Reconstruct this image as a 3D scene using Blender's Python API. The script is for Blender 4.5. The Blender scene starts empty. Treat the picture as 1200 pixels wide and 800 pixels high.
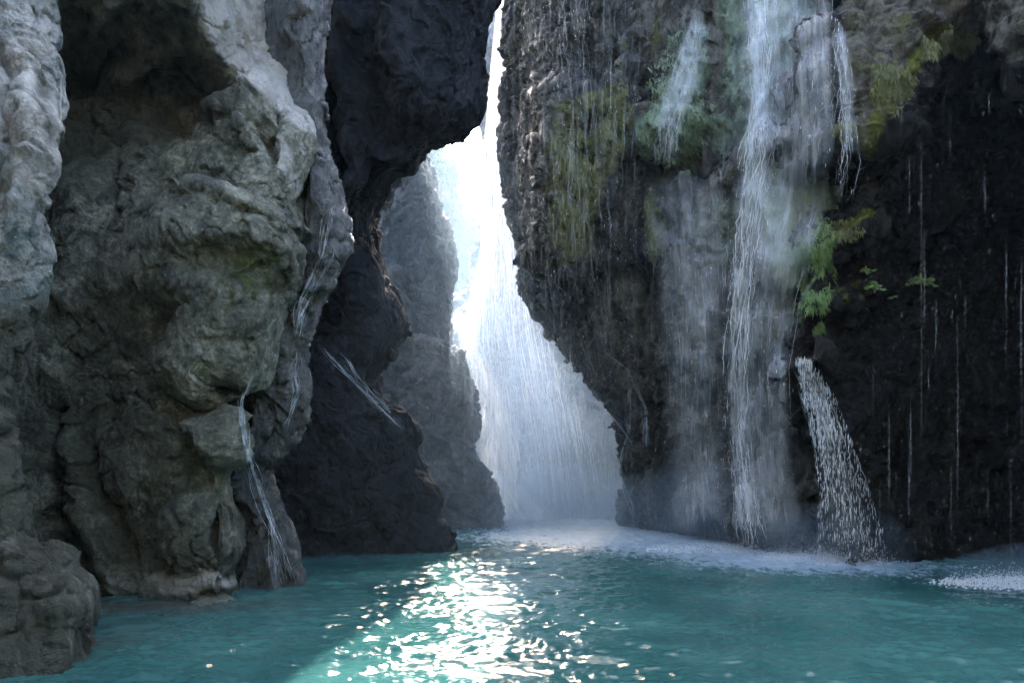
import bpy, math, random
import numpy as np
from mathutils import Vector
from mathutils.bvhtree import BVHTree

C = bpy.context.scene.collection
S = bpy.context.scene
rad = math.radians
rng = np.random.default_rng(7)
random.seed(7)

# ------------------------------------------------------------------ camera
F = 867.0          # focal length in pixels of the 1200x800 picture
HY = 555.0         # horizon line
CH = 1.6           # camera height over the pool
cam_d = bpy.data.cameras.new('camera')
cam = bpy.data.objects.new('camera', cam_d); C.objects.link(cam)
cam.location = (0, 0, CH); cam.rotation_euler = (rad(90), 0, 0)
cam_d.sensor_width = 36; cam_d.lens = 36 * F / 1200.0
cam_d.shift_y = (HY - 400) / 1200.0
cam_d.clip_start = 0.05; cam_d.clip_end = 3000
S.camera = cam

# ------------------------------------------------------------------ world, sun, exposure
SUN_EL, SUN_AZ = 31.0, -2.6      # azimuth measured from +Y towards +X
w = bpy.data.worlds.new('World'); S.world = w; w.use_nodes = True
nt = w.node_tree; nt.nodes.clear()
sky = nt.nodes.new('ShaderNodeTexSky'); sky.sky_type = 'NISHITA'; sky.sun_disc = False
sky.sun_elevation = rad(SUN_EL); sky.sun_rotation = rad(SUN_AZ)
sky.dust_density = 4.0; sky.air_density = .75; sky.ozone_density = .3
bg = nt.nodes.new('ShaderNodeBackground'); bg.inputs[1].default_value = 0.15
wo = nt.nodes.new('ShaderNodeOutputWorld')
nt.links.new(sky.outputs[0], bg.inputs[0]); nt.links.new(bg.outputs[0], wo.inputs[0])
sun_d = bpy.data.lights.new('sun', 'SUN'); sun_d.energy = 2.0; sun_d.angle = rad(0.5)
sun_d.color = (1.0, 0.98, 0.955)
sun = bpy.data.objects.new('sun', sun_d); C.objects.link(sun)
sdir = Vector((math.sin(rad(SUN_AZ)) * math.cos(rad(SUN_EL)), math.cos(rad(SUN_AZ)) * math.cos(rad(SUN_EL)), math.sin(rad(SUN_EL))))
sun.rotation_euler = sdir.to_track_quat('Z', 'Y').to_euler()
sun.location = sdir * 60
S.view_settings.view_transform = 'Standard'; S.view_settings.look = 'None'
S.view_settings.use_white_balance = True; S.view_settings.white_balance_temperature = 6850
S.view_settings.gamma = 1; S.view_settings.use_curve_mapping = False
S.view_settings.exposure = 3.92
cy = S.cycles
cy.use_denoising = True
cy.max_bounces = 6; cy.diffuse_bounces = 3; cy.glossy_bounces = 3; cy.transmission_bounces = 3
cy.transparent_max_bounces = 24; cy.volume_bounces = 1
cy.sample_clamp_indirect = 6; cy.sample_clamp_direct = 0
cy.caustics_reflective = False; cy.caustics_refractive = False

# ------------------------------------------------------------------ noise (numpy)
def _h(ix, iy, iz, seed):
    n = (ix.astype(np.int64) * 73856093) ^ (iy.astype(np.int64) * 19349663) ^ (iz.astype(np.int64) * 83492791) ^ (seed * 2654435761)
    n = (n ^ (n >> 13)) * 1274126177 & 0x7fffffff
    n = (n ^ (n >> 16)) * 668265263 & 0x7fffffff
    return (n ^ (n >> 15)) & 0xffff
_G = rng.normal(size=(1024, 3)); _G /= np.linalg.norm(_G, axis=1)[:, None]
def perlin(p, seed=0):
    i = np.floor(p).astype(np.int64); f = p - i
    u = f * f * f * (f * (f * 6 - 15) + 10)
    r = 0
    for dx in (0, 1):
        wx = u[:, 0] if dx else 1 - u[:, 0]
        for dy in (0, 1):
            wy = u[:, 1] if dy else 1 - u[:, 1]
            for dz in (0, 1):
                wz = u[:, 2] if dz else 1 - u[:, 2]
                g = _G[_h(i[:, 0] + dx, i[:, 1] + dy, i[:, 2] + dz, seed) & 1023]
                r = r + wx * wy * wz * (g[:, 0] * (f[:, 0] - dx) + g[:, 1] * (f[:, 1] - dy) + g[:, 2] * (f[:, 2] - dz))
    return r * 1.5
def fbm(p, octv=4, seed=0, gain=.5, ridged=False):
    a, s, r = 1.0, 1.0, 0
    for o in range(octv):
        n = perlin(p * s + o * 17.3, seed + o)
        r = r + a * ((1 - 2 * np.abs(n)) if ridged else n)
        a *= gain; s *= 2.03
    return r
def facets(p, seed=0, tilt=1.0):
    """Height of randomly tilted planes, one for each Voronoi cell: broken, chipped rock. Also gives the distance to the cell edge."""
    i = np.floor(p).astype(np.int64)
    best = np.full(len(p), 9e9); sec = np.full(len(p), 9e9); h = np.zeros(len(p))
    for dx in (-1, 0, 1):
        for dy in (-1, 0, 1):
            for dz in (-1, 0, 1):
                c = i + (dx, dy, dz)
                k = _h(c[:, 0], c[:, 1], c[:, 2], seed)
                k2 = _h(c[:, 0], c[:, 1], c[:, 2], seed + 5)
                o = np.stack([(k & 63) / 63., (k2 & 63) / 63., ((k >> 6) & 63) / 63.], 1)
                d = p - (c + o); dd = (d * d).sum(1)
                pl = (d * _G[k2 & 1023]).sum(1) * tilt + ((k >> 4) & 255) / 255. * .5
                m = dd < best
                sec = np.where(m, best, np.minimum(sec, dd))
                h = np.where(m, pl, h); best = np.where(m, dd, best)
    return h, np.sqrt(sec) - np.sqrt(best)
def sstep(a, b, x):
    t = np.clip((x - a) / (b - a), 0, 1); return t * t * (3 - 2 * t)

# ------------------------------------------------------------------ geometry helpers
def at(px, py, d):
    return np.stack([(np.asarray(px, float) - 600) * d / F, np.asarray(d, float) + 0 * np.asarray(px), CH - (np.asarray(py, float) - HY) * d / F], -1)
def proj(P):
    d = np.maximum(P[..., 1], .05)
    return 600 + P[..., 0] * F / d, HY - (P[..., 2] - CH) * F / d
def cr(M, n, axis):
    """Catmull-Rom resampling of control rows to n samples along axis."""
    M = np.moveaxis(M, axis, 0); k = len(M)
    t = np.linspace(0, k - 1 - 1e-6, n); i = t.astype(int); f = (t - i).reshape((-1,) + (1,) * (M.ndim - 1))
    g = lambda j: M[np.clip(j, 0, k - 1)]
    a, b, c, d = g(i - 1), g(i), g(i + 1), g(i + 2)
    r = .5 * (2 * b + (c - a) * f + (2 * a - 5 * b + 4 * c - d) * f * f + (3 * b - a - 3 * c + d) * f ** 3)
    return np.moveaxis(r, 0, axis)
def edge(pts, y):
    pts = sorted(pts, key=lambda q: q[1])
    return np.interp(y, [q[1] for q in pts], [q[0] for q in pts])
def normals(G):
    du = np.gradient(G, axis=1); dv = np.gradient(G, axis=0)
    n = np.cross(du, dv); n /= np.maximum(np.linalg.norm(n, axis=2), 1e-9)[..., None]
    return n
def seg_dist(px, py, pts):
    best = np.full(px.shape, 1e9)
    for (x0, y0), (x1, y1) in zip(pts[:-1], pts[1:]):
        vx, vy = x1 - x0, y1 - y0; L = vx * vx + vy * vy + 1e-9
        t = np.clip(((px - x0) * vx + (py - y0) * vy) / L, 0, 1)
        best = np.minimum(best, np.hypot(px - x0 - t * vx, py - y0 - t * vy))
    return best
def in_poly(px, py, pts):
    r = np.zeros(px.shape, bool)
    for (x0, y0), (x1, y1) in zip(pts, pts[1:] + pts[:1]):
        c = ((y0 > py) != (y1 > py)) & (px < (x1 - x0) * (py - y0) / ((y1 - y0) or 1e-9) + x0)
        r ^= c
    return r
def brush(px, py, b):
    if b[0] == 'e':
        _, cx, cy_, rx, ry, rot = b[:6]
        c, s = math.cos(rad(rot)), math.sin(rad(rot)); x, y = px - cx, py - cy_
        q = ((x * c + y * s) / rx) ** 2 + ((-x * s + y * c) / ry) ** 2
        return np.exp(-1.2 * q * q)          # flat-topped bump
    if b[0] == 'l':
        d = seg_dist(px, py, b[1]); return np.exp(-(d / b[2]) ** 2)
    if b[0] == 'p':
        d = seg_dist(px, py, b[1] + b[1][:1]); ins = in_poly(px, py, b[1])
        return sstep(-b[2], b[2], np.where(ins, d, -d))

BVH = {}
def grid_mesh(name, G, mat, attrs=None, uv=None, parent=None, smooth=True, wrap=False, bvh=False, bottom=True):
    nv, nu = G.shape[:2]
    V = G.reshape(-1, 3)
    base = np.array([0, 0, 0.0])
    if parent is None:
        lo, hi = V.min(0), V.max(0); base = np.array([(lo[0] + hi[0]) / 2, (lo[1] + hi[1]) / 2, lo[2]])
    me = bpy.data.meshes.new(name)
    idx = np.arange(nv * nu).reshape(nv, nu)
    q = np.stack([idx[:-1, :-1], idx[1:, :-1], idx[1:, 1:], idx[:-1, 1:]], -1).reshape(-1, 4)
    me.vertices.add(len(V)); me.vertices.foreach_set('co', (V - base).astype(np.float32).ravel())
    me.loops.add(q.size); me.loops.foreach_set('vertex_index', q.ravel().astype(np.int32))
    me.polygons.add(len(q)); me.polygons.foreach_set('loop_start', np.arange(0, q.size, 4, dtype=np.int32))
    me.update(calc_edges=True)
    me.polygons.foreach_set('use_smooth', np.full(len(q), smooth))
    for k, a in (attrs or {}).items():
        at_ = me.attributes.new(k, 'FLOAT', 'POINT'); at_.data.foreach_set('value', np.asarray(a, np.float32).ravel())
    if uv is not None:
        u = me.uv_layers.new(name='UVMap'); u.data.foreach_set('uv', uv.reshape(-1, 2)[q.ravel()].astype(np.float32).ravel())
    me.materials.append(mat)
    o = bpy.data.objects.new(name, me); C.objects.link(o)
    o.location = base
    if parent is not None: o.parent = parent
    if bvh: BVH[name + str(len(BVH))] = BVHTree.FromPolygons([tuple(v) for v in V[:, :]], [tuple(r) for r in q.tolist()])
    return o
def poly_mesh(name, V, Fc, mat, parent=None, smooth=False, origin=None):
    V = np.asarray(V, float)
    base = np.zeros(3) if parent is not None else (np.array(origin, float) if origin is not None else np.array([(V[:, 0].min() + V[:, 0].max()) / 2, (V[:, 1].min() + V[:, 1].max()) / 2, V[:, 2].min()]))
    me = bpy.data.meshes.new(name)
    q = np.asarray(Fc); k = q.shape[1]
    me.vertices.add(len(V)); me.vertices.foreach_set('co', (V - base).astype(np.float32).ravel())
    me.loops.add(q.size); me.loops.foreach_set('vertex_index', q.ravel().astype(np.int32))
    me.polygons.add(len(q)); me.polygons.foreach_set('loop_start', np.arange(0, q.size, k, dtype=np.int32))
    me.update(calc_edges=True); me.polygons.foreach_set('use_smooth', np.full(len(q), smooth))
    me.materials.append(mat)
    o = bpy.data.objects.new(name, me); C.objects.link(o); o.location = base
    if parent is not None: o.parent = parent
    return o
def tag(o, label=None, cat=None, group=None, kind=None):
    for k, v in (('label', label), ('category', cat), ('group', group), ('kind', kind)):
        if v: o[k] = v
    return o
def empty(name, label, cat, group=None):
    o = bpy.data.objects.new(name, None); C.objects.link(o); o.empty_display_size = .3
    return tag(o, label, cat, group)
def settle(root):
    """Move a thing's Empty to the bottom centre of its parts without moving the parts."""
    lo, hi = np.full(3, 1e9), np.full(3, -1e9)
    for ch in root.children:
        n = len(ch.data.vertices); a = np.empty(n * 3, np.float32); ch.data.vertices.foreach_get('co', a); a = a.reshape(-1, 3)
        lo = np.minimum(lo, a.min(0)); hi = np.maximum(hi, a.max(0))
    b = np.array([(lo[0] + hi[0]) / 2, (lo[1] + hi[1]) / 2, lo[2]])
    root.location = b
    for ch in root.children: ch.location = Vector(ch.location) - Vector(b)

# ------------------------------------------------------------------ materials
class N:
    def __init__(s, name):
        s.m = bpy.data.materials.new(name); s.m.use_nodes = True; s.t = s.m.node_tree; s.t.nodes.clear()
        s.out = s.t.nodes.new('ShaderNodeOutputMaterial')
    def n(s, kind, **kw):
        x = s.t.nodes.new('ShaderNode' + kind)
        for k, v in kw.items(): setattr(x, k, v)
        return x
    def l(s, a, b): s.t.links.new(a, b)
    def v(s, x, i):
        return x
    def math(s, op, a, b=None, clamp=False):
        x = s.n('Math', operation=op, use_clamp=clamp)
        for i, q in enumerate((a, b)):
            if q is None: continue
            if isinstance(q, (int, float)): x.inputs[i].default_value = q
            else: s.l(q, x.inputs[i])
        return x.outputs[0]
    def noise(s, vec, scale, detail=4, rough=.55, dist=0, stretch=None):
        if stretch:
            mp = s.n('Mapping'); mp.inputs['Scale'].default_value = stretch; s.l(vec, mp.inputs[0]); vec = mp.outputs[0]
        x = s.n('TexNoise'); x.inputs['Scale'].default_value = scale; x.inputs['Detail'].default_value = detail
        x.inputs['Roughness'].default_value = rough; x.inputs['Distortion'].default_value = dist; s.l(vec, x.inputs['Vector'])
        return x.outputs[0]
    def ramp(s, f, stops):
        x = s.n('ValToRGB'); e = x.color_ramp.elements
        while len(e) < len(stops): e.new(.5)
        for i, (p, c) in enumerate(stops):
            e[i].position = p; e[i].color = (c, c, c, 1) if isinstance(c, (int, float)) else (*c, 1)
        s.l(f, x.inputs[0]); return x.outputs[0]
    def mix(s, f, a, b, mode='MIX'):
        x = s.n('Mix', data_type='RGBA', blend_type=mode)
        for i, q in ((0, f), (6, a), (7, b)):
            if isinstance(q, (int, float)): x.inputs[i].default_value = q
            elif isinstance(q, tuple): x.inputs[i].default_value = (*q, 1)
            else: s.l(q, x.inputs[i])
        return x.outputs[2]
    def attr(s, name):
        x = s.n('Attribute'); x.attribute_name = name; return x.outputs['Fac']

def rock_mat(name, dark, mid, light, rough=(.45, .8), spec=.5, bump=1.0, bdist=.2, moss=(0.06, .085, .012), stretch=1.0, pale=(.58, .57, .53), algae=(.12, .19, .09)):
    m = N(name)
    g = m.n('NewGeometry').outputs['Position']
    a = m.noise(g, .55, 6, .6, .6, (1, 1, stretch))
    b = m.noise(g, 3.1, 7, .68, .9, (1, 1, stretch))
    c = m.noise(g, 17, 6, .7, .3, (1, 1, 1 - (1 - stretch) * .5))
    f = m.math('ADD', m.math('MULTIPLY', a, .36), m.math('ADD', m.math('MULTIPLY', b, .36), m.math('MULTIPLY', c, .28)))
    col = m.ramp(f, [(.40, dark), (.5, mid), (.60, light)])
    # pits and lichen flecks
    vo = m.n('TexVoronoi'); vo.inputs['Scale'].default_value = 13; m.l(g, vo.inputs['Vector']); vo.inputs['Randomness'].default_value = 1
    fleck = m.math('MULTIPLY', m.ramp(vo.outputs['Distance'], [(.0, 1.0), (.2, 0.0)]), m.ramp(m.noise(g, 1.7, 3), [(.5, 0.0), (.66, 1.0)]))
    col = m.mix(m.math('MULTIPLY', fleck, .8), col, light)
    # thin dark cracks
    cr_ = m.ramp(m.noise(g, 1.6, 6, .62, 1.2, (1, 1, stretch)), [(.485, 0.0), (.5, 1.0), (.515, 0.0)])
    cr2 = m.ramp(m.noise(g, 4.6, 5, .6, .6, (1, 1, .7)), [(.488, 0.0), (.5, 1.0), (.512, 0.0)])
    crk = m.math('MULTIPLY', m.math('MAXIMUM', cr_, m.math('MULTIPLY', cr2, .4)), m.ramp(m.noise(g, .9, 3), [(.5, 0.0), (.62, 1.0)]))
    col = m.mix(m.math('MULTIPLY', crk, .45), col, tuple(x * .35 for x in dark))
    # moss, algae and pale mineral bands; algae and pale masks also carry painted shade and skylight
    mo = m.attr('moss'); nz = m.noise(g, 4.2, 6, .7)
    mm = m.ramp(m.math('ADD', m.math('MULTIPLY', mo, .9), m.math('SUBTRACT', nz, .5)), [(.38, 0.0), (.56, 1.0)])
    mc = m.mix(m.ramp(m.noise(g, 11, 5, .7), [(.35, 0.0), (.7, 1.0)]), tuple(x * .45 for x in moss), tuple(min(1, x * 2.0) for x in moss))
    col = m.mix(mm, col, mc)
    al = m.attr('algae'); mal = m.ramp(m.math('ADD', m.math('MULTIPLY', al, .9), m.math('SUBTRACT', m.noise(g, 2.6, 6, .7, .5, (1.6, 1.6, .35)), .5)), [(.3, 0.0), (.7, 1.0)])
    ac = m.mix(m.ramp(m.noise(g, 8, 6, .7, .4, (1.6, 1.6, .3)), [(.3, 0.0), (.72, 1.0)]), tuple(x * .45 for x in algae), tuple(x * 1.6 for x in algae))
    col = m.mix(mal, col, ac)
    pa = m.attr('pale'); mp_ = m.ramp(m.math('ADD', pa, m.math('SUBTRACT', m.noise(g, 5, 6, .7, .4), .5)), [(.35, 0.0), (.75, 1.0)])
    col = m.mix(mp_, col, m.mix(c, tuple(x * .55 for x in pale), pale))
    bs = m.n('BsdfPrincipled'); m.l(col, bs.inputs['Base Color'])
    bs.inputs['Specular IOR Level'].default_value = spec
    rr = m.ramp(m.noise(g, 2.2, 5, .65, .3), [(.35, rough[0]), (.65, rough[1])]); m.l(rr, bs.inputs['Roughness'])
    hgt = m.math('ADD', m.math('MULTIPLY', m.noise(g, 6.5, 8, .66, .5, (1, 1, stretch)), .6), m.math('MULTIPLY', m.noise(g, 26, 6, .75), .34))
    hgt = m.math('SUBTRACT', hgt, m.math('MULTIPLY', crk, .16))
    hgt = m.math('ADD', hgt, m.math('MULTIPLY', m.math('MULTIPLY', mm, m.noise(g, 40, 4, .7)), .5))
    bp = m.n('Bump'); bp.inputs['Strength'].default_value = bump; bp.inputs['Distance'].default_value = bdist
    m.l(hgt, bp.inputs['Height']); m.l(bp.outputs[0], bs.inputs['Normal'])
    m.l(bs.outputs[0], m.out.inputs[0]); return m.m

M_left = rock_mat('grey_limestone', (.032, .036, .025), (.145, .152, .112), (.44, .44, .35), (.35, .7), .5, 1.0, algae=(.055, .058, .036))
M_near = rock_mat('pale_limestone', (.09, .138, .125), (.36, .355, .33), (.66, .65, .60), (.45, .8), .4, 1.0, algae=(.065, .068, .048))
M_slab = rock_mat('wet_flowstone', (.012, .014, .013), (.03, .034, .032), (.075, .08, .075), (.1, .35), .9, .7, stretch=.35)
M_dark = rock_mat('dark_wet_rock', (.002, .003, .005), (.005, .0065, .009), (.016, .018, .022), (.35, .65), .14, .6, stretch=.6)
M_fallwall = rock_mat('fall_rock', (.05, .05, .05), (.12, .12, .12), (.28, .28, .28), (.3, .6), .5, .8, stretch=.5)
M_far = rock_mat('far_rock', (.05, .05, .05), (.12, .12, .115), (.25, .25, .24), (.4, .8), .4, .8, stretch=.6)
M_right = rock_mat('seeping_rock', (.010, .010, .009), (.036, .034, .028), (.17, .155, .12), (.25, .65), .35, 1.1, stretch=.4, moss=(.11, .11, .026), algae=(.19, .26, .16))
M_cave = rock_mat('cave_rock', (.004, .004, .004), (.010, .010, .009), (.034, .031, .026), (.45, .8), .18, 1.0, stretch=.7, moss=(.13, .14, .024), pale=(.28, .25, .19))  # base darkened below the stone's own tone to deepen the cavern's shade

# ------------------------------------------------------------------ cliff builder
def cliff(name, rows, nu, nv, mat, brushes=(), paint=None, nz=None, seed=0, label=None, cat=None, kind='structure', group=None, bvh=True):
    """rows: control rows from top to bottom, each a list of (px, py, depth); the loft bends round its far corner, so it is a solid face with a side."""
    K = np.array([[at(*q) for q in r] for r in rows])
    G = cr(cr(K, nu, 1), nv, 0)
    n = normals(G)
    px, py = proj(G)
    cx, cyy = proj(G)
    # the face that looks at the camera
    tocam = np.array([0, 0, CH]) - G; tocam /= np.linalg.norm(tocam, axis=2)[..., None]
    if (n * tocam).sum(2)[nv // 2].mean() < 0: n = -n
    # warp the stroke coordinates so that sculpted shapes get natural outlines
    P = G.reshape(-1, 3)
    wx = (fbm(P * 1.1, 3, seed + 50) * 14).reshape(px.shape); wy = (fbm(P * 1.1, 3, seed + 60) * 14).reshape(px.shape)
    H = np.zeros(px.shape)
    for b in brushes: H += b[-1] * brush(px + wx, py + wy, b)
    G = G + n * H[..., None]
    n = normals(G)
    if (n * tocam).sum(2)[nv // 2].mean() < 0: n = -n
    P = G.reshape(-1, 3)
    z = dict(big=.28, big_s=.55, fold=.12, fold_s=1.3, facet=.16, facet_s=1.2, chip=.06, chip_s=3.6, fine=.035, st=.55)
    z.update(nz or {})
    st = np.array([1, 1, z['st']])
    W = np.stack([fbm(P * .9, 3, seed + 1), fbm(P * .9, 3, seed + 2), fbm(P * .9, 3, seed + 3)], 1)
    h = z['big'] * fbm(P * z['big_s'] * st, 3, seed + 4)
    h += z['fold'] * (fbm(P * z['fold_s'] * st + W * .6, 4, seed + 5, ridged=True) - .6)
    f1, e1 = facets(P * z['facet_s'] * st + W * .5, seed + 6); h += z['facet'] * (f1 - .25) - z['facet'] * .2 * np.exp(-(e1 / .05) ** 2)
    f2, e2 = facets(P * z['chip_s'] + W * .9, seed + 7); h += z['chip'] * (f2 - .25) * sstep(-.2, .35, fbm(P * .8, 2, seed + 12))
    h += z['fine'] * fbm(P * 9 * st, 4, seed + 8, gain=.6)
    # dissolved pits
    pit = fbm(P * 5.5, 2, seed + 9); h -= z.get('pit', .05) * sstep(.25, .6, pit)
    mv = np.zeros(px.shape)
    for b in (paint or {}).get('moss', ()): mv = np.maximum(mv, b[-1] * brush(px + wx, py + wy, b))
    mr = mv.ravel(); h += z.get('mossh', .16) * sstep(.25, .7, mr + .6 * fbm(P * 1.6, 3, seed + 30)) * mr * (.6 + 1.2 * np.abs(fbm(P * 3.5 * np.array([1, 1, .6]), 3, seed + 31)))
    # open joints and cracks
    q = fbm(P * np.array([.75, .75, .5]) + W * .35 + P[:, [2, 0, 1]] * .25, 3, seed + 20); q2 = fbm(P * np.array([1.5, 1.5, 1.1]) + W * .3 - P[:, [2, 0, 1]] * .5, 3, seed + 21)
    mk = sstep(-.05, .25, fbm(P * .6, 2, seed + 22))
    h -= z.get('crack', .10) * (np.exp(-(q / .022) ** 2) * mk + .6 * np.exp(-(q2 / .03) ** 2) * (1 - mk))
    h += z.get('step', .06) * sstep(-.03, .03, q) * mk
    G = G + n * h.reshape(px.shape)[..., None]
    px, py = proj(G)
    A = {}
    for k in ('moss', 'algae', 'pale'):
        v = np.zeros(px.shape)
        for b in (paint or {}).get(k, ()): v = np.maximum(v, b[-1] * brush(px + wx * .7, py + wy * .7, b))
        A[k] = v
    o = grid_mesh(name, G, mat, A, bvh=bvh)
    return tag(o, label, cat, group, kind)

def rows_from(pys, cols):
    """cols(py) -> list of (px, depth) for that row"""
    return [[(x, y, d) for (x, d) in cols(y)] for y in pys]

# --- pale limestone buttress at the left margin
eA = [(30, -400), (42, -100), (50, 0), (60, 40), (66, 90), (63, 140), (48, 185), (32, 230), (30, 300), (28, 350), (18, 400), (14, 480), (18, 560), (36, 620), (62, 660), (84, 705), (90, 745), (92, 850)]
def colA(y):
    e = edge(eA, y); lo = max(0, (y - 600)) * .002
    up = max(0, (-50 - y)) * .006 + max(0, 240 - y) * .0055
    return [(-1500, 2.6), (-700, 3.6), (-380, 4.6), (-160, 5.6 + up), (-60, 6.0 - lo + up), (e - 45, 6.2 - lo + up), (e - 15, 6.35 - lo + up), (e, 6.7 + up), (e - 8, 7.4 + up), (e - 50, 8.3 + up), (e - 160, 9.5 + up)]
cliff('cliff', rows_from([-420, -260, -130, -50, 0, 45, 90, 140, 185, 235, 300, 350, 400, 480, 560, 620, 665, 705, 745, 800, 900], colA), 420, 520, M_near,
      brushes=[('l', [(-5, 60), (2, 160), (-2, 330)], 12, -.25), ('e', 45, 110, 16, 40, 0, -.10), ('e', 55, 610, 22, 40, 0, -.35), ('e', 75, 700, 25, 30, 0, .1), ('l', [(15, 440), (22, 640), (20, 740)], 7, -.2),
               ('l', [(35, 20), (60, 60)], 6, -.08), ('l', [(25, 120), (40, 250), (20, 400)], 9, .1)],
      paint=dict(moss=[('e', 60, 650, 30, 30, 0, .55)], algae=[('p', [(-200, 400), (0, 370), (60, 330), (140, 330), (140, 900), (-200, 900)], 40, .85), ('e', 50, 130, 20, 60, 0, .6), ('e', 8, 340, 26, 60, 0, .5)]),
      nz=dict(big=.10, fold=.06, fold_s=1.3, facet=.05, facet_s=2.4, chip=.04, chip_s=5, fine=.012, st=.2, pit=.02, crack=.05, step=.015), seed=11,
      label='pale grey fluted rock face along the left margin of the gorge', cat='cliff')

# --- main left wall
eB = [(345, -500), (360, -150), (358, 0), (338, 30), (330, 60), (342, 110), (355, 150), (362, 185), (345, 225), (328, 250), (326, 300), (314, 345), (304, 400), (302, 430), (285, 460), (273, 500), (268, 545), (271, 600), (271, 700), (272, 820)]
def colB(y):
    e = edge(eB, y)
    up = max(0, (20 - y)) * .007
    s = float(np.interp(y, [-300, -120, 0, 60, 130, 260], [-1.6, -1.5, -.9, .0, .9, 0]))     # stands back over the belly, then leans out again
    rr = max(0, 200 - y) * .0085; up = up * .5
    return [(-420, 7.6 + up), (-160, 8.8 + up + s), (0, 9.6 + up + s), (60, 9.9 + up + s), (110, 9.9 + up + s), (165, 9.7 + up + s), (215, 9.5 + up + s), (258, 9.3 + up + s * .5 + rr * .5), (e - 32, 9.35 + up + rr), (e - 10, 9.6 + up + rr), (e, 10.0 + up + rr), (e - 22, 10.9 + up + rr), (e - 90, 12.2 + up), (e - 260, 13.6 + up)]
cliff('cliff', rows_from([-560, -340, -180, -80, -20, 30, 60, 90, 115, 150, 185, 225, 260, 300, 345, 400, 430, 460, 500, 545, 600, 650, 700, 760, 830], colB), 620, 760, M_left,
      brushes=[('p', [(-80, -260), (205, -260), (225, 10), (229, 45), (250, 72), (272, 84), (290, 105), (262, 98), (200, 72), (150, 90), (60, 150), (-80, 150)], 9, -.4),
               ('e', 212, 122, 62, 34, -14, -.75), ('p', [(148, 108), (165, 88), (200, 74), (240, 76), (275, 100), (268, 118), (220, 98), (180, 100), (156, 125)], 6, -.6),
               ('p', [(240, 112), (275, 98), (298, 105), (308, 150), (306, 170), (270, 152), (240, 140)], 7, .32),
               ('l', [(155, 157), (185, 162), (215, 163), (240, 155), (262, 153)], 4, -.22),
               ('e', 350, 150, 22, 40, 30, .12),
               ('e', 322, 160, 12, 28, 0, -.35),
               ('e', 265, 300, 95, 75, 0, .42), ('e', 180, 300, 60, 70, 0, .15),
               ('l', [(205, 232), (260, 228), (310, 240), (345, 262)], 9, .2),
               ('e', 265, 318, 42, 24, 10, -.28),
               ('e', 262, 410, 70, 50, -25, .34), ('e', 205, 455, 40, 40, 0, .05),
               ('e', 262, 515, 44, 44, 20, -.3), ('l', [(200, 440), (232, 490), (250, 540)], 14, -.15),
               ('e', 170, 545, 40, 75, 12, .18), ('e', 236, 620, 34, 46, 0, .28), ('e', 200, 640, 12, 60, 10, -.22),
               ('l', [(75, 500), (100, 580), (150, 680)], 12, .22), ('l', [(62, 480), (82, 580), (110, 690)], 9, -.3), ('l', [(110, 520), (140, 600), (165, 690)], 7, -.2),
               ('l', [(118, 20), (98, 110), (88, 130)], 9, .2), ('l', [(128, 30), (112, 90), (92, 125)], 6, -.25),
               ('l', [(148, 150), (140, 200), (130, 270)], 6, -.12), ('l', [(75, 160), (95, 240), (90, 330), (60, 430)], 22, .15),
               ('e', 225, 685, 52, 14, 0, .12), ('p', [(80, 704), (290, 704), (290, 800), (80, 800)], 5, -.25)],
      paint=dict(algae=[('p', [(60, 460), (300, 470), (300, 676), (60, 676)], 30, .5), ('e', 130, 330, 60, 90, 0, .45), ('p', [(60, -50), (225, -50), (228, 60), (290, 110), (290, 150), (60, 200)], 14, .75)], moss=[('e', 290, 320, 60, 55, 0, .52), ('e', 250, 430, 70, 40, -20, .42), ('e', 235, 560, 45, 50, 0, .4)],  # last algae outline is painted shade on the overhung upper left
                 pale=[('e', 222, 680, 58, 15, 0, 1.0), ('e', 140, 686, 40, 12, 0, .45), ('e', 222, 138, 16, 30, 20, .45), ('e', 238, 612, 28, 26, 0, .35), ('p', [(225, -200), (400, -200), (385, 150), (350, 160), (320, 130), (232, 40)], 10, .95), ('e', 300, 330, 60, 60, 0, .25), ('p', [(312, 148), (340, 165), (362, 215), (350, 235)], 6, .6)]),  # the two pale outlines paint skylight onto the upper right corner
      nz=dict(big=.16, fold=.04, fold_s=.7, facet=.07, facet_s=.9, chip=.045, chip_s=3.0, fine=.016, st=.38, pit=.02, crack=.07, step=.04), seed=23,
      label='tall grey limestone wall with a dark hollow near its top, left of the dark overhang', cat='cliff')

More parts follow.
